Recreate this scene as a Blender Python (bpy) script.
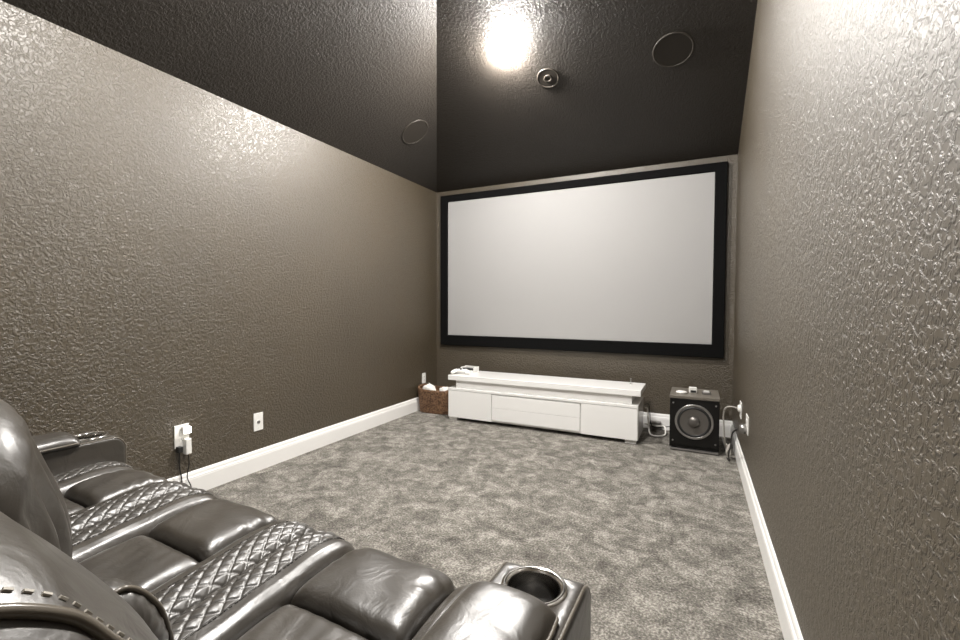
import bpy, bmesh, math, random
import numpy as np
from mathutils import Vector, Matrix
random.seed(4)
S = bpy.context.scene
C = S.collection
for o in list(bpy.data.objects): bpy.data.objects.remove(o)

# ------------------------------------------------------------------ camera, exposure, world
XL, XR, YB, YF, H = -2.695, 0.310, -0.60, 4.396, 2.441
cam_d = bpy.data.cameras.new('camera'); cam = bpy.data.objects.new('camera', cam_d); C.objects.link(cam)
yaw, pit, rol = 0.4522, -0.0322, 0.0032
F = Vector((-math.sin(yaw)*math.cos(pit), math.cos(yaw)*math.cos(pit), math.sin(pit)))
R = Vector((math.cos(yaw), math.sin(yaw), 0)); U = R.cross(F)
R2 = R*math.cos(rol)+U*math.sin(rol); U2 = -R*math.sin(rol)+U*math.cos(rol)
M = Matrix((R2, U2, -F)).transposed().to_4x4(); M.translation = (0, 0, 1.14)
cam.matrix_world = M
cam_d.sensor_width = 36; cam_d.lens = 441.7/960*36; cam_d.clip_start = 0.02
S.camera = cam
S.view_settings.view_transform = 'Standard'; S.view_settings.look = 'None'
S.view_settings.exposure = 1.0; S.view_settings.gamma = 1; S.view_settings.use_curve_mapping = False
W = bpy.data.worlds.new('world'); S.world = W; W.use_nodes = True
W.node_tree.nodes['Background'].inputs[0].default_value = (.5, .48, .45, 1)
W.node_tree.nodes['Background'].inputs[1].default_value = 0.05
BULB = 1000.0          # emission of the ceiling lamps' bulbs

# ------------------------------------------------------------------ materials
def mat(name, col, rough=.5, metal=0, spec=.5, coat=0, emit=None, es=0):
    m = bpy.data.materials.new(name); m.use_nodes = True
    b = m.node_tree.nodes['Principled BSDF']
    b.inputs['Base Color'].default_value = (*col, 1); b.inputs['Roughness'].default_value = rough
    b.inputs['Metallic'].default_value = metal; b.inputs['Specular IOR Level'].default_value = spec
    b.inputs['Coat Weight'].default_value = coat; b.inputs['Coat Roughness'].default_value = .2
    if emit: b.inputs['Emission Color'].default_value = (*emit, 1); b.inputs['Emission Strength'].default_value = es
    return m
def nd(m, t, **kw):
    n = m.node_tree.nodes.new(t)
    for k, v in kw.items(): n.inputs[k.replace('_', ' ')].default_value = v
    return n
def lk(m, a, b): m.node_tree.links.new(a, b)
def coords(m): return nd(m, 'ShaderNodeTexCoord').outputs['Object']
def noise(m, scale, detail=3, rough=.5, dist=0, vec=None):
    n = nd(m, 'ShaderNodeTexNoise', Scale=scale, Detail=detail, Roughness=rough, Distortion=dist)
    lk(m, vec if vec is not None else coords(m), n.inputs['Vector']); return n.outputs['Fac']
def ramp(m, fac, stops):
    r = nd(m, 'ShaderNodeValToRGB'); e = r.color_ramp.elements
    while len(e) < len(stops): e.new(.5)
    for el, (p, c) in zip(e, stops): el.position = p; el.color = (*c, 1)
    lk(m, fac, r.inputs[0]); return r.outputs[0]
def bump(m, fac, strength, dist, prev=None):
    b = nd(m, 'ShaderNodeBump', Strength=strength, Distance=dist); lk(m, fac, b.inputs['Height'])
    if prev is not None: lk(m, prev, b.inputs['Normal'])
    lk(m, b.outputs[0], m.node_tree.nodes['Principled BSDF'].inputs['Normal']); return b.outputs[0]
def setcol(m, out): lk(m, out, m.node_tree.nodes['Principled BSDF'].inputs['Base Color'])
def math_(m, op, a, b):
    n = m.node_tree.nodes.new('ShaderNodeMath'); n.operation = op
    for i, v in enumerate((a, b)):
        if hasattr(v, 'links'): lk(m, v, n.inputs[i])
        else: n.inputs[i].default_value = v
    return n.outputs[0]
def g(v): return (v, v, v)

def plaster(name, col, rough, amount, sheen=.6, sp=.9):
    m = mat(name, col, rough, spec=sp, coat=sheen)
    m.node_tree.nodes['Principled BSDF'].inputs['Coat Roughness'].default_value = .56
    a = ramp(m, noise(m, 66, 3, .55, .6), [(.42, g(0)), (.58, g(1))])
    b = noise(m, 22, 2, .5, .3)
    h = math_(m, 'ADD', a, math_(m, 'MULTIPLY', b, .8))
    bump(m, h, amount, .0032)
    setcol(m, ramp(m, noise(m, 2.2, 2), [(.3, tuple(c*.93 for c in col)), (.7, tuple(c*1.07 for c in col))]))
    return m
m_wall = plaster('dark_taupe_textured_paint', (.050, .035, .015), .45, .85)
m_ceil = plaster('dark_ceiling_paint', (.022, .018, .014), .55, .6, .08, .4)
m_white = mat('white_trim_paint', (.82, .81, .79), .35)
m_lacq = mat('white_lacquer', (.84, .835, .82), .18, coat=.3)
m_screen = mat('matte_screen_fabric', (.335, .33, .325), .8, spec=.1)
m_velvet = mat('black_velvet_frame', (.004, .004, .004), .9, spec=.1)
m_black = mat('black_vinyl', (.006, .0055, .005), .5, spec=.25)
m_dark = mat('dark_gap', (.006, .006, .006), .8)
m_cone = mat('speaker_cone', (.16, .15, .14), .33, metal=.7)
m_rubber = mat('black_rubber', (.012, .012, .012), .5)
m_chrome = mat('chrome', (.75, .73, .70), .12, metal=1)
m_well = mat('smoked_metal_well', (.5, .48, .45), .16, metal=1)
m_gray = mat('grey_metal', (.30, .29, .28), .3, metal=.8)
m_plug = mat('white_plastic', (.80, .79, .76), .3)
m_slot = mat('outlet_slot', (.02, .02, .02), .6)
m_cable_w = mat('white_cable', (.72, .70, .66), .45)
m_cable_g = mat('grey_cable', (.38, .36, .33), .45)
m_cable_b = mat('black_cable', (.012, .011, .010), .5)
m_glow = mat('night_light', (.9, .9, .85), .4, emit=(1, .95, .85), es=9)
m_bulb = mat('lit_bulb', (1, 1, 1), .4, emit=(1, .965, .92), es=BULB)
m_thread = mat('contrast_thread', (.42, .39, .34), .5)
m_threadd = mat('dark_thread', (.02, .017, .013), .5)
m_pipe = mat('leather_piping', (.11, .095, .075), .28, coat=.4)
m_grille = mat('ceiling_grille', (.022, .018, .014), .6, spec=.3); bump(m_grille, noise(m_grille, 400), .4, .001)
m_topg = mat('grey_woodgrain_top', (.14, .125, .105), .35)
m_cloth = mat('white_towel', (.78, .76, .72), .85); bump(m_cloth, noise(m_cloth, 180), .6, .003)

def leather(name, col, rough, wr):
    m = mat(name, col, rough, spec=.9, coat=.6)
    m.node_tree.nodes['Principled BSDF'].inputs['Coat Roughness'].default_value = .36
    h = noise(m, 240, 2, .6)
    p = bump(m, h, .22, .0012)
    bump(m, noise(m, 13, 3, .5, 1.2), wr, .012, p)
    setcol(m, ramp(m, noise(m, 7, 4), [(.3, tuple(c*.8 for c in col)), (.7, tuple(c*1.25 for c in col))]))
    return m
m_lea = leather('dark_brown_leather', (.028, .023, .017), .40, .36)
m_lea2 = leather('quilted_leather', (.024, .020, .015), .44, .05)

m_carpet = mat('grey_plush_carpet', (.2, .19, .17), .95, spec=.08)
n1 = noise(m_carpet, 7.5, 4, .6, .8); n2 = noise(m_carpet, 105, 2, .7); n3 = noise(m_carpet, 22, 3, .6, .4)
mix = math_(m_carpet, 'ADD', math_(m_carpet, 'MULTIPLY', n1, .46), math_(m_carpet, 'MULTIPLY', n3, .25))
mix = math_(m_carpet, 'ADD', mix, math_(m_carpet, 'MULTIPLY', n2, .62))
setcol(m_carpet, ramp(m_carpet, mix, [(.50, (.065, .060, .052)), (.67, (.19, .178, .158)), (.83, (.46, .435, .39))]))
bump(m_carpet, mix, 1.0, .02)

m_wick = mat('brown_wicker', (.20, .085, .035), .5)
setcol(m_wick, ramp(m_wick, noise(m_wick, 60, 3), [(.35, (.07, .032, .015)), (.65, (.27, .155, .085))]))

# ------------------------------------------------------------------ mesh helpers
def mesh_obj(name, V, Fc, material, parent=None, smooth=True, mats=None):
    me = bpy.data.meshes.new(name); me.from_pydata([tuple(map(float, v)) for v in V], [], Fc); me.update()
    bm = bmesh.new(); bm.from_mesh(me); bmesh.ops.recalc_face_normals(bm, faces=bm.faces); bm.to_mesh(me); bm.free()
    me.materials.append(material)
    if smooth:
        for p in me.polygons: p.use_smooth = True
    o = bpy.data.objects.new(name, me); C.objects.link(o)
    if parent: o.parent = parent
    return o
class MB:
    def __init__(s): s.V = []; s.F = []
    def add(s, V, F):
        n = len(s.V); s.V += [tuple(v) for v in V]; s.F += [tuple(i+n for i in f) for f in F]; return s
    def box(s, x0, x1, y0, y1, z0, z1, bev=0, seg=2):
        bm = bmesh.new(); bmesh.ops.create_cube(bm, size=1)
        for v in bm.verts: v.co = Vector(((x0+x1)/2+v.co.x*(x1-x0), (y0+y1)/2+v.co.y*(y1-y0), (z0+z1)/2+v.co.z*(z1-z0)))
        if bev: bmesh.ops.bevel(bm, geom=list(bm.edges)+list(bm.verts), offset=bev, segments=seg, affect='EDGES', profile=.5)
        bm.verts.index_update(); s.add([v.co[:] for v in bm.verts], [[v.index for v in f.verts] for f in bm.faces]); bm.free(); return s
    def lathe(s, prof, c=(0, 0, 0), axis='z', n=48):
        V = []; Fc = []
        for (r, h) in prof:
            for k in range(n):
                a = 2*math.pi*k/n; x, y = r*math.cos(a), r*math.sin(a)
                v = {'z': (x, y, h), 'y': (x, h, y), 'x': (h, x, y)}[axis]
                V.append((v[0]+c[0], v[1]+c[1], v[2]+c[2]))
        for i in range(len(prof)-1):
            for k in range(n): Fc.append((i*n+k, i*n+(k+1) % n, (i+1)*n+(k+1) % n, (i+1)*n+k))
        Fc.append(tuple(range(n))); Fc.append(tuple(range((len(prof)-1)*n, len(prof)*n)))
        return s.add(V, Fc)
    def tube(s, pts, r, n=8, closed=False, smooth=6):
        P = spline(pts, smooth, closed) if smooth else [Vector(p) for p in pts]
        N = len(P); V = []; Fc = []; prev = None
        for i in range(N):
            t = (P[(i+1) % N]-P[i-1]) if closed else (P[min(i+1, N-1)]-P[max(i-1, 0)])
            t.normalize()
            if prev is None: prev = t.orthogonal().normalized()
            u = (prev-t*prev.dot(t)).normalized(); prev = u; w = t.cross(u)
            for k in range(n):
                a = 2*math.pi*k/n; V.append(P[i]+(u*math.cos(a)+w*math.sin(a))*r)
        for i in range(N if closed else N-1):
            j = (i+1) % N
            for k in range(n): Fc.append((i*n+k, i*n+(k+1) % n, j*n+(k+1) % n, j*n+k))
        if not closed: Fc.append(tuple(range(n))); Fc.append(tuple(range((N-1)*n, N*n)))
        return s.add(V, Fc)
    def out(s, name, material, parent=None, smooth=False): return mesh_obj(name, s.V, s.F, material, parent, smooth)
def spline(pts, k=6, closed=False):
    P = [Vector(p) for p in pts]; n = len(P); out = []
    for i in range(n if closed else n-1):
        if closed: a, b, c, d = P[i-1], P[i], P[(i+1) % n], P[(i+2) % n]
        else: a, b, c, d = P[max(i-1, 0)], P[i], P[i+1], P[min(i+2, n-1)]
        for j in range(k):
            t = j/k; out.append(.5*((2*b)+(c-a)*t+(2*a-5*b+4*c-d)*t*t+(-a+3*b-3*c+d)*t**3))
    if not closed: out.append(P[-1])
    return out
def resample(P, step):
    P = np.array([tuple(p) for p in P], float); d = np.r_[0, np.cumsum(np.linalg.norm(np.diff(P, axis=0), axis=1))]
    n = max(2, int(d[-1]/step)); t = np.linspace(0, d[-1], n+1)
    return np.array([np.interp(t, d, P[:, i]) for i in range(P.shape[1])]).T, t
def tag(o, label, cat, group=None):
    o['label'] = label; o['category'] = cat
    if group: o['group'] = group
    return o
def struct(o): o['kind'] = 'structure'; return o
def empty(name, loc=(0, 0, 0), rz=0):
    o = bpy.data.objects.new(name, None); C.objects.link(o); o.location = loc; o.rotation_euler[2] = rz; o.empty_display_size = .1; return o

# ------------------------------------------------------------------ room shell
T = .12
struct(MB().box(XL-T, XR+T, YB-T, YF+T, -T, 0).out('floor', m_carpet))
HC, MF, ML = 3.30, .45, .735        # flat part of the ceiling, rise of the front slope, rise of the left slope
xh, yh = XL+(HC-H)/ML, YF-(HC-H)/MF
e = .03
def ceil_piece(name, pts, up):
    V = list(pts)+[tuple(p[i]+up[i] for i in range(3)) for p in pts]; n = len(pts)
    struct(mesh_obj(name, V, [tuple(range(n)), tuple(range(n, 2*n))]+[(i, (i+1) % n, n+(i+1) % n, n+i) for i in range(n)], m_ceil, smooth=False))
ceil_piece('ceiling', [(xh, yh, HC), (XR+e, yh, HC), (XR+e, YB-e, HC), (xh, YB-e, HC)], (0, 0, .1))
ceil_piece('ceiling_slope_front', [(XL, YF, H), (XR+e, YF, H), (XR+e, yh, HC), (xh, yh, HC)], (0, 0, .1))
ceil_piece('ceiling_slope_left', [(XL, YF, H), (xh, yh, HC), (xh, YB-e, HC), (XL, YB-e, H)], (0, 0, .1))
def on_front(x, y): return (x, y, H+MF*(YF-y)), Vector((0, MF, 1))
def on_left(x, y): return (x, y, H+ML*(x-XL)), Vector((-ML, 0, 1))
def on_flat(x, y): return (x, y, HC), Vector((0, 0, 1))
struct(MB().box(XL-T, XL, YB-T, YF+T, 0, H).out('wall_left', m_wall))
struct(MB().box(XR, XR+T, YB-T, YF+T, 0, 3.4).out('wall_right', m_wall))
struct(MB().box(XL, XR, YF, YF+T, 0, H).out('wall_front', m_wall))
struct(MB().box(XL, XR, YB-T, YB, 0, 3.4).out('wall_back', m_wall))
BP = [(0, 0), (.015, 0), (.015, .098), (.0135, .104), (.0135, .110), (.009, .116), (.008, .128), (.005, .138), (.001, .1435), (0, .1435)]
def baseboard(name, a, b, nrm):
    V = []; n = len(BP)
    for p in (a, b):
        for (d, z) in BP: V.append((p[0]+nrm[0]*d, p[1]+nrm[1]*d, z))
    Fc = [(i, (i+1) % n, n+(i+1) % n, n+i) for i in range(n)]+[tuple(range(n)), tuple(range(n, 2*n))]
    struct(mesh_obj(name, V, Fc, m_white, smooth=False))
baseboard('baseboard_left', (XL, YB+.015), (XL, YF-.015), (1, 0))
baseboard('baseboard_right', (XR, YB+.015), (XR, YF-.015), (-1, 0))
baseboard('baseboard_front', (XL, YF), (XR, YF), (0, -1))
baseboard('baseboard_back', (XL, YB), (XR, YB), (0, 1))

# ------------------------------------------------------------------ ceiling lamps and speakers
def lamp(at, label):
    t = empty('ceiling_lamp', at[0]); t.rotation_euler = Vector((0, 0, 1)).rotation_difference(at[1].normalized()).to_euler(); tag(t, label, 'ceiling light', 'ceiling lamps')
    MB().lathe([(.088, 0), (.088, -.005), (.084, -.008), (.076, -.006), (.074, 0)], n=48).out('trim_ring', m_white, t, True)
    pr = [(.0001, -.062)]+[(.078*math.sin(a), -.008-.054*math.cos(a)) for a in np.linspace(.1, 1.57, 12)]+[(.078, -.002)]
    MB().lathe(pr, n=32).out('bulb', m_bulb, t, True)
    return t
lamp(on_front(-1.302, 3.091), 'lit white lamp glaring on the dark sloping ceiling above the screen')
lamp(on_flat(-1.0, 1.15), 'lit white lamp on the flat ceiling above the sofa')
def grille(name, at, r, label, cat, inner=False):
    t = empty(name, at[0]); t.rotation_euler = Vector((0, 0, 1)).rotation_difference(at[1].normalized()).to_euler(); tag(t, label, cat)
    MB().lathe([(r, 0), (r, -.004), (r-.003, -.007), (r-.009, -.007), (r-.012, -.003), (r-.012, 0)], n=64).out('rim', m_grim, t, True)
    MB().lathe([(r-.012, 0), (r-.012, -.0045), (.0001, -.0045)], n=64).out('grille', m_grille, t, False)
    if inner:
        MB().lathe([(.034, -.003), (.034, -.009), (.026, -.011), (.018, -.009), (.018, -.003)], n=40).out('inner_ring', m_grim, t, True)
m_grim = mat('painted_rim', (.040, .034, .027), .45)
grille('ceiling_speaker', on_left(-2.317, 3.403), .135, 'round dark ceiling speaker near the left wall, just left of the lamp', 'ceiling speaker')
grille('ceiling_speaker', on_front(-.164, 3.366), .132, 'larger looking round dark ceiling speaker near the right wall', 'ceiling speaker')
grille('ceiling_fixture', on_front(-1.053, 3.361), .087, 'small round dark ceiling fixture with an inner ring right beside the lit lamp', 'ceiling fixture', True)

# ------------------------------------------------------------------ projection screen
t = empty('projection_screen', (-1.195, YF, .69)); tag(t, 'large blank pale grey projection screen in a wide black frame on the end wall', 'projection screen')
x0, x1, z0, z1 = -1.43, 1.43, 0.0, 1.695
ix0, ix1, iz0, iz1 = -1.334, 1.334, .118, 1.618
f = MB(); d = .038
V = []
for (a, b, c_, e, y) in [(x0, x1, z0, z1, -.001), (x0, x1, z0, z1, -d+.006), (x0+.006, x1-.006, z0+.006, z1-.006, -d), (ix0-.006, ix1+.006, iz0-.006, iz1+.006, -d), (ix0, ix1, iz0, iz1, -d+.012), (ix0, ix1, iz0, iz1, -.001)]:
    V += [(a, y, c_), (b, y, c_), (b, y, e), (a, y, e)]
f.add(V, [(i*4+k, i*4+(k+1) % 4, ((i+1) % 6)*4+(k+1) % 4, ((i+1) % 6)*4+k) for i in range(6) for k in range(4)])
f.out('frame', m_velvet, t)
MB().box(ix0-.004, ix1+.004, -d+.014, -.012, iz0-.004, iz1+.004).out('screen_fabric', m_screen, t)

# ------------------------------------------------------------------ media console
t = empty('media_console', (-1.302, 3.80, 0), -.006); tag(t, 'long low glossy white media console with raised top under the screen', 'media console')
w, dp = .900, .40
MB().box(-w, w, .0205, dp, .030, .325, .002).out('body', m_lacq, t)
b = MB().box(-w+.075, w-.055, .03, dp-.04, .325, .402, .001); b.out('riser', m_lacq, t)
MB().box(-w, w+.018, 0, dp, .402, .450, .003).out('top_panel', m_lacq, t)
for x in (-w+.045, w-.06):
    for y in (.06, dp-.05): MB().box(x-.045, x+.045, y-.035, y+.035, 0, .030, .002).out('foot', m_lacq, t)
for (a, b_, hinge) in ((-w+.004, -.425, 1), (.432, w-.004, 0)):
    MB().box(a, b_, .002, .0205, .034, .300, .0015).out('door', m_lacq, t)
for (c_, e) in ((.050, .1685), (.170, .292)):
    MB().box(-.415, .422, .002, .0205, c_, e, .0015).out('drawer', m_lacq, t)
MB().box(-w, w, .0, .0205, .303, .325, .001).out('top_rail', m_lacq, t)

# things on the console
t = empty('game_controller', (-2.12, 3.92, .450), .3); tag(t, 'white game controller lying at the left end of the console top', 'game controller')
b = MB()
pts = [(-.075, -.045, .016), (-.068, -.005, .024), (-.045, .022, .03), (0, .028, .031), (.045, .022, .03), (.068, -.005, .024), (.075, -.045, .016)]
P = spline(pts, 5); rr = [.015+.010*math.sin(math.pi*i/(len(P)-1)) for i in range(len(P))]
V = []; Fc = []; n = 12
for i, p in enumerate(P):
    tt = (P[min(i+1, len(P)-1)]-P[max(i-1, 0)]).normalized(); u = Vector((0, 0, 1)); u = (u-tt*u.dot(tt)).normalized(); q = tt.cross(u)
    for k in range(n):
        a = 2*math.pi*k/n; V.append(p+u*math.cos(a)*rr[i]*.8+q*math.sin(a)*rr[i]*1.4)
for i in range(len(P)-1):
    for k in range(n): Fc.append((i*n+k, i*n+(k+1) % n, (i+1)*n+(k+1) % n, (i+1)*n+k))
Fc += [tuple(range(n)), tuple(range((len(P)-1)*n, len(P)*n))]
mesh_obj('shell', V, Fc, m_plug, t)
for x in (-.03, .03): MB().lathe([(.010, .04), (.010, .058), (.006, .060), (.0001, .060)], (x, .02, 0), n=16).out('thumbstick', m_rubber, t, True)
MB().box(-.012, .012, .0, .012, .035, .056, .002).out('button_pad', m_rubber, t)
t = empty('charging_dock', (-2.11, 4.10, .450), -.1); tag(t, 'small open white tray with a dark inside behind the white controller', 'charging dock')
b = MB().box(-.085, .085, -.05, .05, 0, .012, .003)
b.box(-.085, -.073, -.05, .05, .01, .05, .003); b.box(.073, .085, -.05, .05, .01, .05, .003); b.box(-.085, .085, .038, .05, .01, .055, .003); b.box(-.085, .085, -.05, -.042, .01, .022, .003)
b.out('tray', m_plug, t)
MB().box(-.068, .068, -.038, .034, .012, .036, .003).out('dark_insert', m_rubber, t)
t = empty('small_cable_end', (-.50, 4.10, .450)); tag(t, 'tiny thin grey cable end standing up at the right end of the console top', 'cable end')
MB().lathe([(.012, 0), (.012, .003), (.004, .006), (.004, .04), (.0055, .041), (.0055, .052), (.0001, .053)], n=16).out('stem', m_gray, t, True)

# ------------------------------------------------------------------ subwoofer
t = empty('subwoofer', (.010, 3.80, 0), .0); tag(t, 'black square subwoofer box with one round driver beside the right wall', 'subwoofer')
w = .175
MB().box(-w, w, .012, .37, .025, .415, .004).out('cabinet', m_black, t)
MB().box(-w+.002, w-.002, 0, .013, .050, .412, .003).out('front_baffle', m_black, t)
MB().box(-w-.002, w+.002, -.006, .374, .415, .440, .004).out('top_panel', m_topg, t)
MB().box(-w+.006, w-.004, -.006, .02, .006, .020, .003).out('bottom_trim', m_gray, t)
for x in (-.14, .14):
    for y in (.05, .32): MB().lathe([(.018, 0), (.02, .026)], (x, y, 0), n=20).out('foot', m_rubber, t, True)
cz = .240
MB().lathe([(.137, .002), (.137, -.006), (.131, -.009), (.126, -.006), (.120, -.008), (.119, .0)], (0, 0, cz), 'y', 64).out('driver_ring', m_gray, t, True)
MB().lathe([(.120, -.002), (.116, -.009), (.108, -.012), (.101, -.008), (.098, .0), (.098, .003)], (0, 0, cz), 'y', 64).out('surround', m_rubber, t, True)
cn = MB(); n = 64
prof = [(.1, -.0015), (.045, .0115), (.044, .0115)]+[(.044*math.cos(a), .0115-.034*math.sin(a)) for a in np.linspace(.05, 1.5, 10)]
cn.lathe([(.1, -.002), (.07, .004), (.046, .010)], (0, 0, cz), 'y', 64)
o = MB(); Vv = []; 
def lathe_open(prof, c, n=64):
    V = []; Fc = []
    for (r, h) in prof:
        for k in range(n):
            a = 2*math.pi*k/n; V.append((c[0]+r*math.cos(a), c[1]+h, c[2]+r*math.sin(a)))
    for i in range(len(prof)-1):
        for k in range(n): Fc.append((i*n+k, i*n+(k+1) % n, (i+1)*n+(k+1) % n, (i+1)*n+k))
    return V, Fc
mesh_obj('cone', *lathe_open([(.101, -.0085), (.085, -.007), (.065, -.005), (.044, -.003)], (0, 0, cz)), m_cone, t)
mesh_obj('dust_cap', *lathe_open([(.046, -.0006)]+[(.044*math.cos(a), -.001-.03*math.sin(a)) for a in np.linspace(0, 1.56, 12)], (0, 0, cz)), m_cone, t)
for x in (-.15, .15):
    for z in (.08, .378): MB().lathe([(.0065, .001), (.0065, -.004), (.003, -.006), (.0001, -.006)], (x, 0, z), 'y', 16).out('grille_peg', m_gray, t, True)
# things on the subwoofer
tag(MB().lathe([(.0001, 0), (.036, 0), (.042, .005), (.040, .012), (.028, .017), (.0001, .018)], (-.085, 3.91, .440), n=32).out('white_disc', m_plug, None, True), 'small flat white oval disc at the left of the subwoofer top', 'disc')
t = empty('small_box', (-.002, 3.97, .440), .12); tag(t, 'upright little white box in the middle of the subwoofer top', 'box')
MB().box(-.028, .028, -.022, .022, 0, .044, .004).out('shell', m_plug, t); MB().box(-.02, .022, -.0235, -.021, .004, .022, .001).out('dark_port', m_rubber, t)
t = empty('small_device', (.095, 3.93, .440), -.05); tag(t, 'low grey-white gadget at the right of the subwoofer top', 'gadget')
MB().box(-.032, .032, -.022, .022, 0, .026, .006).out('shell', m_gray, t); MB().box(-.020, .020, -.012, .014, .026, .029, .001).out('button', m_plug, t)

# ------------------------------------------------------------------ wicker basket
t = empty('wicker_basket', (-2.476, 4.06, 0)); tag(t, 'small brown wicker basket in the corner left of the white console', 'basket')
def rrect(a, hw, hd, e=4):
    c, s = math.cos(a), math.sin(a)
    return hw*math.copysign(abs(c)**(2/e), c), hd*math.copysign(abs(s)**(2/e), s)
n, rows = 200, 40; V = []; Fc = []
for j in range(rows+1):
    z = .006+.232*j/rows
    for k in range(n):
        a = 2*math.pi*k/n; s = .87+.13*j/rows
        x, y = rrect(a, .197*s, .125*s)
        bl = .006*math.sin(a*28+math.pi*(j//2))*(.4+.6*abs(math.sin(j*math.pi/2)))+.0025*(j % 2)
        L = math.hypot(x, y); hz = .03*abs(math.cos(a))**4*(j/rows)**2
        V.append((x+x/L*bl, y+y/L*bl, z+hz))
for j in range(rows):
    for k in range(n): Fc.append((j*n+k, j*n+(k+1) % n, (j+1)*n+(k+1) % n, (j+1)*n+k))
Fc.append(tuple(range(n)))
bo = mesh_obj('woven_body', V, Fc, m_wick, t)
sm = bo.modifiers.new('s', 'SOLIDIFY'); sm.thickness = .008; sm.offset = -1
b = MB()
for ph in (0, math.pi*2/3, math.pi*4/3):
    P = []
    for k in range(160):
        a = 2*math.pi*k/160; x, y = rrect(a, .197, .125); L = math.hypot(x, y)
        P.append((x+x/L*.006*math.cos(a*22+ph), y+y/L*.006*math.cos(a*22+ph), .240+.03*abs(math.cos(a))**4+.006*math.sin(a*22+ph)))
    b.tube(P, .0055, 6, True, 0)
b.out('braided_rim', m_wick, t, True)
for (x, y, z, sx, sy, sz, rz, lb, sd) in [(-2.565, 4.03, .215, .068, .06, .075, .3, 'crumpled white cloth on the left in the wicker basket', 1), (-2.39, 4.06, .205, .066, .065, .065, -.3, 'crumpled white cloth on the right in the wicker basket', 2)]:
    bm = bmesh.new(); bmesh.ops.create_icosphere(bm, subdivisions=4, radius=1)
    from mathutils import noise as mn
    for v in bm.verts:
        k = 1+.32*mn.noise(v.co*1.8+Vector((sd*7, 0, 0)))+.16*mn.noise(v.co*4.5+Vector((sd*3, 1, 0)))
        v.co = Vector((v.co.x*sx*k, v.co.y*sy*k, v.co.z*sz*k))
    me = bpy.data.meshes.new('cloth'); bm.to_mesh(me); bm.free(); me.materials.append(m_cloth)
    for p in me.polygons: p.use_smooth = True
    o = bpy.data.objects.new('white_cloth', me); C.objects.link(o); o.location = (x, y, z); o.rotation_euler[2] = rz
    tag(o, lb, 'cloth')

# ------------------------------------------------------------------ outlets
def outlet(wall, y, z, label, w=.07, h=.114, kind='duplex'):
    s = 1 if wall == 'l' else -1; X = XL if wall == 'l' else XR
    t = empty('wall_outlet', (X, y, z), 0 if s == 1 else math.pi); tag(t, label, 'wall outlet')
    MB().box(.0, .006, -w/2, w/2, -h/2, h/2, .0025).out('cover_plate', m_plug, t)
    if kind == 'duplex':
        for dz in (-.02, .02):
            MB().box(.005, .008, -.016, .016, dz-.014, dz+.014, .003).out('receptacle', m_plug, t)
            b = MB()
            for dy in (-.006, .006): b.box(.0078, .0086, dy-.0012, dy+.0012, dz-.002, dz+.007)
            b.box(.0078, .0086, -.002, .002, dz-.010, dz-.006); b.out('slots', m_slot, t)
    elif kind == 'jack':
        MB().lathe([(.011, .005), (.011, .010), (.006, .011), (.005, .006), (.0001, .006)], (0, 0, -.002), 'x', 24).out('coax_jack', m_gray, t, True)
        for dz in (-.042, .042): MB().lathe([(.003, .005), (.003, .0068), (.0001, .007)], (0, 0, dz), 'x', 12).out('screw', m_plug, t)
    elif kind == 'grommet':
        MB().lathe([(.026, .005), (.026, .014), (.020, .022), (.013, .022), (.012, .006)], (0, 0, .01), 'x', 32).out('cable_port', m_plug, t, True)
    return t
outlet('l', 1.545, .372, 'double white wall outlet behind the sofa end, with a glowing plug', .082, .135)
outlet('l', 2.05, .337, 'plain white wall plate with a small dark jack, middle of the left wall', .072, .122, 'jack')
outlet('l', 4.12, .335, 'white wall outlet on the left wall above the wicker basket')
outlet('r', 3.625, .405, 'white cable plate on the right wall, the farther one beside the subwoofer', .105, .114, 'grommet')
outlet('r', 3.19, .405, 'white outlet plate on the right wall, the nearer one', .115, .116)
t = empty('night_light', (XL+.008, 1.560, .405)); tag(t, 'small glowing white night light in the top socket of the double outlet', 'night light')
MB().box(0, .022, -.022, .022, -.022, .022, .005).out('housing', m_plug, t)
MB().box(.020, .038, -.018, .018, -.016, .02, .007).out('lit_lens', m_glow, t)
t = empty('power_adapter', (XL+.008, 1.562, .330)); tag(t, 'tall white power adapter in the lower socket of the double outlet', 'power adapter')
MB().box(0, .036, -.016, .016, -.066, .026, .005).out('body', m_plug, t)
MB().tube([(.025, 0, -.060), (.027, .004, -.12), (.03, -.01, -.2), (.03, .01, -.275), (.035, -.05, -.325), (.06, -.2, -.328)], .003, 8).out('cord', m_cable_b, t, True)
t = empty('power_plug', (XL+.0065, 1.520, .318)); tag(t, 'black plug and cord hanging below the double outlet', 'plug')
MB().box(0, .03, -.013, .013, -.035, .0, .004).out('body', m_rubber, t)
MB().tube([(.018, 0, -.03), (.02, -.004, -.11), (.022, .006, -.2), (.02, 0, -.26), (.03, -.06, -.31), (.06, -.25, -.313)], .0035, 8).out('cord', m_cable_b, t, True)
t = empty('round_adapter', (XR-.0085, 3.20, .372), math.pi); tag(t, 'rounded grey plug adapter in the nearer right wall outlet', 'plug adapter')
MB().lathe([(.030, 0), (.030, .022), (.024, .034), (.0001, .036)], (0, 0, 0), 'x', 28).out('body', m_gray, t, True)

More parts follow.
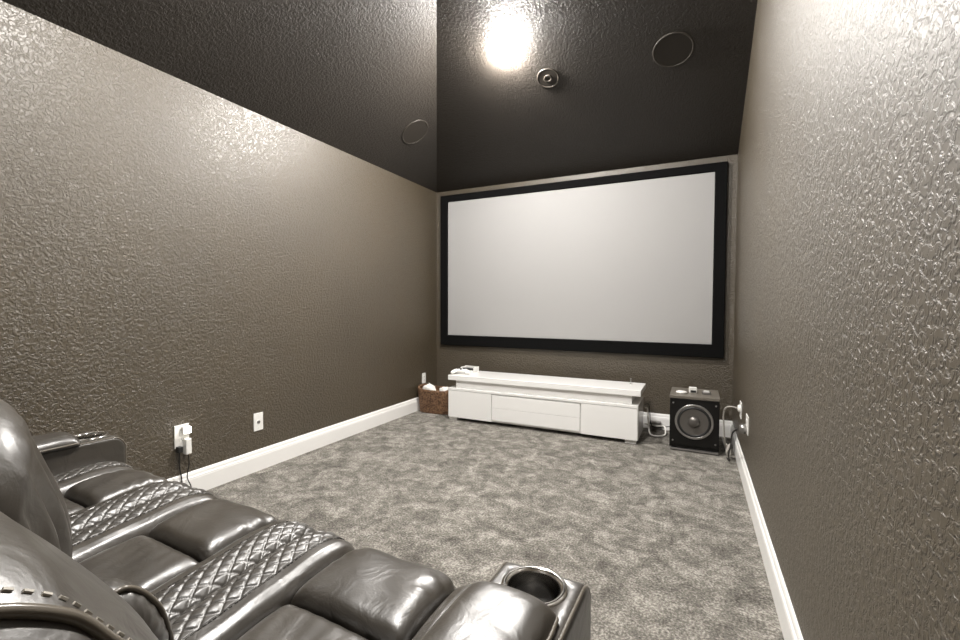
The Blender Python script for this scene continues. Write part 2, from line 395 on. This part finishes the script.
# cables
tag(MB().tube([(.285, 3.625, .415), (.25, 3.63, .42), (.215, 3.66, .40), (.205, 3.70, .33), (.212, 3.72, .22), (.22, 3.76, .13), (.235, 3.82, .06), (.24, 3.92, .02), (.235, 4.1, .012), (.232, 4.3, .012)], .0055, 8).out('speaker_cable', m_cable_g, None, True), 'pale grey cable arching from the far right wall plate down behind the subwoofer', 'cable')
tag(MB().tube([(.255, 3.20, .365), (.235, 3.25, .33), (.235, 3.38, .25), (.24, 3.5, .17), (.235, 3.58, .08), (.245, 3.66, .02), (.235, 3.74, .012)], .005, 8).out('appliance_cable', m_cable_b, None, True), 'black cord running from the nearer right outlet down to the subwoofer', 'cord')
b = MB(); P = []
for i in range(46):
    a = i*.62; r = .032+.006*math.sin(i*1.3); P.append((.243+.012*math.sin(i*.9), 3.74+r*math.cos(a), .075+r*1.35*math.sin(a)))
tag(MB().tube(P, .0038, 6, False, 3).out('cable_coil', m_cable_g, None, True), 'tangled grey coil of cable on the carpet between the subwoofer and right wall', 'cable')
tag(MB().tube([(-.385, 4.24, .22), (-.365, 4.17, .235), (-.355, 4.12, .19), (-.345, 4.10, .10), (-.33, 4.08, .03), (-.27, 4.10, .012), (-.22, 4.16, .012), (-.215, 4.22, .03), (-.23, 4.27, .06), (-.30, 4.30, .05), (-.40, 4.30, .06)], .0065, 8).out('white_cable', m_cable_w, None, True), 'white cable looping on the carpet between console and subwoofer', 'cable')
tag(MB().tube([(-.40, 4.24, .24), (-.36, 4.22, .26), (-.345, 4.20, .18), (-.34, 4.24, .08), (-.30, 4.30, .035), (-.18, 4.33, .05), (-.05, 4.33, .06), (.0, 4.30, .07)], .004, 8).out('thin_cable', m_cable_b, None, True), 'thin dark cable running behind the subwoofer from the console side', 'cable')
t = empty('shadow_block', (-.31, 4.345, .08)); tag(t, 'added grey block imitating the console shadow on the baseboard left of the subwoofer', 'shadow stand-in')  # added grey block, stands in for the console's shadow on the white baseboard
MB().box(-.05, .05, -.02, .03, -.08, .0, .005).out('body', m_gray, t)

# ------------------------------------------------------------------ reclining sofa
ROT = math.radians(-2.0)
ox, oy = -.35, .90
def wl(x, y):   # room coordinates at zero turn -> sofa frame
    return x-ox, y-oy
sofa = empty('reclining_sofa', (ox, oy, 0), ROT)
tag(sofa, 'three-seat dark leather reclining sofa with quilted strips and cup holders in front of the camera', 'sofa')
def prof2(pts, step=.0035):
    P, tt = resample(spline([(0, a, b) for a, b in pts], 8), step); P = P[:, 1:]
    T_ = np.gradient(P, axis=0); T_ /= np.linalg.norm(T_, axis=1)[:, None]
    N = np.stack([-T_[:, 1], T_[:, 0]], 1)     # left normal = up for +y travel
    return P, N, tt
SEATP = [(-.62, .440), (-.45, .450), (-.30, .464), (-.20, .474), (-.12, .482), (-.05, .484), (.0, .474), (.035, .445), (.052, .39), (.055, .27), (.05, .13)]
SP, SN, ST = prof2(SEATP)
TL = ST[-1]
def sheet(name, xs, hfun, t0, t1, material, parent, thick=.05, step=1):
    idx = [i for i in range(len(ST)) if t0 <= ST[i] <= t1][::step]
    V = []; Fc = []; nx, nt = len(xs), len(idx)
    for i in idx:
        for x in xs:
            h = hfun(x, ST[i]); p = SP[i]+SN[i]*h; V.append((x, p[0], p[1]))
    for i in idx:
        for x in xs:
            p = SP[i]-SN[i]*thick; V.append((x, p[0], p[1]))
    o = nx*nt
    for a in range(nt-1):
        for b_ in range(nx-1):
            q = a*nx+b_; Fc.append((q, q+1, q+nx+1, q+nx)); Fc.append((o+q, o+q+nx, o+q+nx+1, o+q+1))
    for a in range(nt-1):
        Fc.append((a*nx, (a+1)*nx, o+(a+1)*nx, o+a*nx)); q = a*nx+nx-1; Fc.append((q, o+q, o+q+nx, q+nx))
    for b_ in range(nx-1):
        Fc.append((b_, o+b_, o+b_+1, b_+1)); q = (nt-1)*nx+b_; Fc.append((q, q+1, o+q+1, o+q))
    return mesh_obj(name, V, Fc, material, parent)
def point_on(x, tv, h):
    i = int(np.clip(np.searchsorted(ST, tv), 0, len(ST)-1)); p = SP[i]+SN[i]*h; return (x, p[0], p[1])
CREASE = .41     # arc length where the seat cushion meets the footrest cushion
def pil(u, p=2.6, q=.42): return max(0., 1-abs(u)**p)**q
HW = .155; PITCH = .635
centers = [-.321, -.962, -1.5635]   # in sofa frame
HWS = [.164, .155, .126]; HPS = [.3275, .3175, .280]
def band_h(s):
    pts = [(0, -.016), (.006, .0), (.02, .010), (.045, .017), (.07, .018), (.095, .012), (.10, .012), (.125, .010), (.145, .0), (.158, -.018), (.165, -.045)]
    return float(np.interp(s, [a for a, _ in pts], [b for _, b in pts]))
for ci, cx in enumerate(centers):
    HW = HWS[ci]
    def hr(x, tv):
        u = (x-cx)/HW; v = 2*tv/CREASE-1
        h = -.042+.048*pil(u, 7, .42)*pil(v, 12, .4)
        h += .0022*math.sin(9*v+4*u+ci)*pil(u)*pil(v)+.0016*math.sin(21*u+6*v)*pil(v)*(v > 0)*v
        return h
    def hf(x, tv):
        u = (x-cx)/HW; L = TL-CREASE-.02; v = 2*(tv-CREASE-.006)/L-1
        h = -.042+.056*pil(u, 7, .42)*pil(v, 16, .4)
        e = max(0, abs(u)-.62)/.38
        if -.6 < v < .5: h += .004*math.sin(tv*120)*e*(1-e)*3*(1 if u > 0 else .5)
        h += .0018*math.sin(5*v+6*u+ci*2)
        return h
    xs = list(cx+HW*np.sin(np.linspace(-math.pi/2, math.pi/2, 44)))
    sheet('seat_cushion', xs, hr, 0, CREASE-.003, m_lea, sofa, step=2)
    sheet('footrest_cushion', xs, hf, CREASE+.003, TL, m_lea, sofa, step=2)
    for sgn in (-1, 1):
        bx = cx+sgn*HPS[ci]
        def hs(x, tv):
            s = abs(x-bx); return band_h(s)+.001*math.sin(tv*40+s*50)
        def hq(x, tv):
            s = abs(x-bx); a = s/.038; b_ = tv/.046
            d1 = abs((a+b_+.5) % 1-.5); d2 = abs((a-b_+.5) % 1-.5); dd = min(d1, d2)
            return band_h(s)-.004+.0045*(1-math.exp(-(dd/.07)**2))+.0024*math.sqrt(max(0, min(1, d1*d2*4)))
        xs2 = [bx-sgn*s for s in np.linspace(.098, .165, 16)]
        bol = sheet('side_bolster', xs2, hs, 0, TL, m_lea, sofa, step=2)
        xs3 = [bx-sgn*s for s in np.linspace(.0015, .0975, 42)]
        # finer rows for the quilting
        sheet('quilted_panel', xs3, hq, 0, TL-.1, m_lea2, bol)
        st = MB(); tv = .05
        while tv < TL-.15:
            a = Vector(point_on(bx-sgn*.1015, tv, band_h(.1015)+.0008)); c_ = Vector(point_on(bx-sgn*.1015, tv+.007, band_h(.1015)+.0008))
            st.tube([a, c_], .0014, 5, False, 0); tv += .0115
        st.out('stitching', m_threadd, bol)
# frame under the cushions
L0, L1 = centers[2]-HPS[2], centers[0]+PITCH/2
fr = MB().box(L0+.004, L1-.004, -.86, -.03, .05, .385, .02).out('base_frame', m_black, sofa)
for x in (L0+.1, L1-.1):
    for y in (-.8, -.1): MB().lathe([(.022, 0), (.026, .05)], (x, y, 0), n=20).out('foot', m_rubber, sofa, True)

# backs -------------------------------------------------------------
def loop_pts(shear, low=0):
    raw = [(-.53, .40), (-.525, .48), (-.54, .57), (-.575, .65), (-.62, .73), (-.665, .80), (-.71, .87), (-.75, .93), (-.82, .975), (-.90, .965), (-.95, .89), (-.96, .70), (-.93, .50), (-.88, .36), (-.72, .33), (-.54, .34)]
    return [(y+shear*max(0, z-.5)-low*math.exp(-((z-.60)/.13)**2)*(y > -.7), z) for y, z in raw]
def backrest(cx, shear, folds, sofa, low=0):
    lp = [(v.y, v.z) for v in spline([(0, a, b) for a, b in loop_pts(shear, low)], 8, True)]
    lp = np.array(lp); cen = np.array([-.74+shear*.15, .62]); hw = .316
    us = np.sin(np.linspace(-math.pi/2, math.pi/2, 121))*.9995; V = []; Fc = []; n = len(lp); jt = int(np.argmax(lp[:, 1]))
    def surf(u, j):
        s = (1-abs(u)**2.8)**.5
        p = lp[j]; q = cen+(p-cen)*(.42+.58*s); ang = j/n
        front = max(0, math.sin(math.pi*min(1, j/(n*.5))))
        ctr = .03*(1-u*u)*front
        w_ = math.asin(u)*24+1.3*math.sin(p[1]*8+u*3)+.7*math.sin(p[1]*17)
        f_ = folds*(.008*math.sin(w_)-.020*(1-abs(math.sin(w_*.5+.4)))**3)*max(0, min(1, (0.97-p[1])*4))*front*(1-abs(u)**10)
        dirv = (p-cen)/np.linalg.norm(p-cen)
        return q+dirv*(ctr+f_)
    for u in us:
        for j in range(n):
            q = surf(u, j); V.append((cx+u*hw, q[0], q[1]))
    m_ = len(us)
    for a in range(m_-1):
        for j in range(n): Fc.append((a*n+j, a*n+(j+1) % n, (a+1)*n+(j+1) % n, (a+1)*n+j))
    Fc += [tuple(range(n)), tuple(range((m_-1)*n, m_*n))]
    bk = mesh_obj('backrest', V, Fc, m_lea, sofa)
    outer = [1] if cx == centers[0] else [-1] if cx == centers[2] else []
    for sg in outer:
        u = sg*.76; P = []; Q = []
        for j in range(jt-34, n-8, 2):
            q = surf(u, j); d = (q-cen)/np.linalg.norm(q-cen); q1 = q+d*.003; P.append((cx+u*hw+sg*.002, q1[0], q1[1]))
        MB().tube(P, .0055, 8, False, 3).out('piping', m_pipe, bk, True)
        u = sg*.70; st = MB(); arc = []
        for j in range(jt-33, n-12):
            q = surf(u, j); d = (q-cen)/np.linalg.norm(q-cen); q1 = q+d*.0012; arc.append((cx+u*hw, q1[0], q1[1]))
        arc, _ = resample(arc, .007)
        for k in range(0, len(arc)-1, 2): st.tube([arc[k], arc[k+1]], .0017, 5, False, 0)
        st.out('stitching', m_thread, bk)
    for sg in ((-1, 1) if cx == centers[0] else (-1,)):
        wx = cx+sg*.252; wlp = [(-.55, .44), (-.465, .45), (-.455, .50), (-.470, .56), (-.500, .62), (-.535, .645), (-.57, .625), (-.59, .52)]
        wl_ = np.array([(v.y+.026, v.z-.008) for v in spline([(0, a, b) for a, b in wlp], 10, True)]); wc = wl_.mean(0); Vw = []; Fw = []; nn = len(wl_)
        uw = np.sin(np.linspace(-math.pi/2, math.pi/2, 27))*.999; ww = .070
        def ws(u, j):
            s = (1-abs(u)**2.6)**.5; p = wl_[j]; q = wc+(p-wc)*(.12+.88*s)
            a = (u*ww)/.03; b_ = j/nn*14
            k = abs(math.sin(math.pi*(a+b_))*math.sin(math.pi*(a-b_)))**.45
            return q+(p-wc)/np.linalg.norm(p-wc)*.004*k
        for u in uw:
            for j in range(nn): q = ws(u, j); Vw.append((wx+u*ww, q[0], q[1]))
        for a in range(len(uw)-1):
            for j in range(nn): Fw.append((a*nn+j, a*nn+(j+1) % nn, (a+1)*nn+(j+1) % nn, (a+1)*nn+j))
        Fw += [tuple(range(nn)), tuple(range((len(uw)-1)*nn, len(uw)*nn))]
        mesh_obj('quilted_wing', Vw, Fw, m_lea2, bk)
        P = []
        for j in range(0, nn, 4):
            q = ws(.5, j); d = (q-wc)/np.linalg.norm(q-wc)*.004; P.append((wx+.5*ww, q[0]+d[0], q[1]+d[1]))
        MB().tube(P, .005, 8, True, 4).out('wing_piping', m_pipe, bk, True)
    return bk
backrest(centers[0], .03, .15, sofa, .045)
backrest(centers[1], .46, 1.5, sofa)
backrest(centers[2], .1, .4, sofa)

# arms --------------------------------------------------------------
def arm(xa, xb, inner):
    """xa<xb; inner = +1 when the seats lie towards +x"""
    w = xb-xa; zt = .588
    # side outline (y,z): rounded top front corner
    out = [(-.93, .05), (-.93, zt-.02), (-.91, zt), (-.04, zt), (-.015, zt-.006), (0.002, zt-.022), (.008, zt-.045), (.008, .05)]
    rf = .058; y1_ = .012
    out = [(-.93, .05), (-.93, zt)]+[(y1_-rf+rf*math.sin(a), zt-rf+rf*math.cos(a)) for a in np.linspace(0, math.pi/2, 9)]+[(y1_, .05)]
    O = np.array(out); n = len(O); Nn = np.zeros_like(O)
    for i in range(n):
        e1 = O[i]-O[i-1]; e2 = O[(i+1) % n]-O[i]; e1 /= np.linalg.norm(e1)+1e-9; e2 /= np.linalg.norm(e2)+1e-9
        nn_ = np.array([-e1[1]-e2[1], e1[0]+e2[0]]); Nn[i] = nn_/np.linalg.norm(nn_)
    V = []; Fc = []; rb = .018; RG = [(rb*(1-math.cos(a)), rb*(1-math.sin(a))) for a in np.linspace(0, math.pi/2, 6)]
    rings = [(xa+d, ins) for d, ins in RG]+[(xb-d, ins) for d, ins in RG[::-1]]
    for x, ins in rings:
        for i in range(n): V.append((x, O[i][0]-Nn[i][0]*ins, O[i][1]-Nn[i][1]*ins))
    for a in range(len(rings)-1):
        for j in range(n): Fc.append((a*n+j, a*n+(j+1) % n, (a+1)*n+(j+1) % n, (a+1)*n+j))
    Fc += [tuple(range(n)), tuple(range((len(rings)-1)*n, len(rings)*n))]
    body = mesh_obj('armrest', V, Fc, m_lea, sofa)
    cxm = (xa+xb)/2; cyh = -.083; pc = cxm+inner*.016
    # cut the cup well
    cut = MB().lathe([(.051, -.075), (.051, .06)], (cxm, cyh, zt), n=48).out('cutter', m_dark)
    md = body.modifiers.new('b', 'BOOLEAN'); md.operation = 'DIFFERENCE'; md.object = cut; md.solver = 'EXACT'
    cut.parent = sofa
    bpy.context.view_layer.update()
    dg = bpy.context.evaluated_depsgraph_get(); me = bpy.data.meshes.new_from_object(body.evaluated_get(dg))
    body.modifiers.clear(); body.data = me; bpy.data.objects.remove(cut)
    cup = MB().lathe([(.0505, -.010), (.0505, -.004), (.052, .001), (.056, .0045), (.061, .005), (.065, .002), (.0655, -.002)], (cxm, cyh, zt), n=56)
    cup.F = cup.F[:-2]
    cup.out('cup_holder_ring', m_chrome, body, True)
    cup = MB().lathe([(.0502, -.006), (.0495, -.012), (.0485, -.04), (.048, -.072)], (cxm, cyh, zt), n=56); cup.F = cup.F[:-2]
    cup.out('cup_well', m_well, body, True)
    MB().lathe([(.0001, -.066), (.028, -.066), (.030, -.064), (.032, -.066), (.047, -.066), (.0475, -.069)], (cxm, cyh, zt), n=40).out('cup_holder_mat', m_rubber, body, True)
    # padded lid
    pw = w/2-.004; V = []; Fc = []; nu, nv = 30, 90
    us = np.sin(np.linspace(-math.pi/2, math.pi/2, nu)); vs = np.sin(np.linspace(-math.pi/2, math.pi/2, nv))
    y0, y1 = -.80, -.150
    for v in vs:
        for u in us:
            k = pil(u, 4, .42)*pil(v, 22, .4)
            V.append((pc+u*pw, (y0+y1)/2+v*(y1-y0)/2+.012*(1-u*u)*max(0, v)**8, zt-.004+.045*k+.0015*math.sin(v*15+u*2)*k))
    for a in range(nv-1):
        for b_ in range(nu-1): q = a*nu+b_; Fc.append((q, q+1, q+nu+1, q+nu))
    rim = [i for i in range(nu)]+[a*nu+nu-1 for a in range(1, nv)]+[(nv-1)*nu+i for i in range(nu-2, -1, -1)]+[a*nu for a in range(nv-2, 0, -1)]
    Fc.append(tuple(rim))
    mesh_obj('arm_pad', V, Fc, m_lea, body)
    P = [(pc-pw-.001, y0+.01, zt+.006), (pc-pw-.001, -.3, zt+.006), (pc-pw, y1-.03, zt+.006), (pc-pw+.012, y1-.004, zt+.006), (pc, y1+.008, zt+.006), (pc+pw-.012, y1-.004, zt+.006), (pc+pw, y1-.03, zt+.006), (pc+pw+.001, -.3, zt+.006), (pc+pw+.001, y0+.01, zt+.006)]
    MB().tube(P, .004, 8).out('pad_piping', m_pipe, body, True)
    for x in (xa+.006, xb-.006):
        P = [(x, -.90, zt-.0046), (x, -.5, zt-.0046), (x, -.1, zt-.0046)]+[(x, y1_-rf+(rf-.0046)*math.sin(a), zt-rf+(rf-.0046)*math.cos(a)) for a in np.linspace(0, math.pi/2, 7)]+[(x, y1_-.0046, .35), (x, y1_-.0046, .08)]
        MB().tube(P, .0034, 8).out('edge_piping', m_pipe, body, True)
    return body
arm(L1-.012, L1+.174, -1)
left_arm = arm(L0-.190, L0-.004, 1); left_arm.location = (.02, .05, 0)
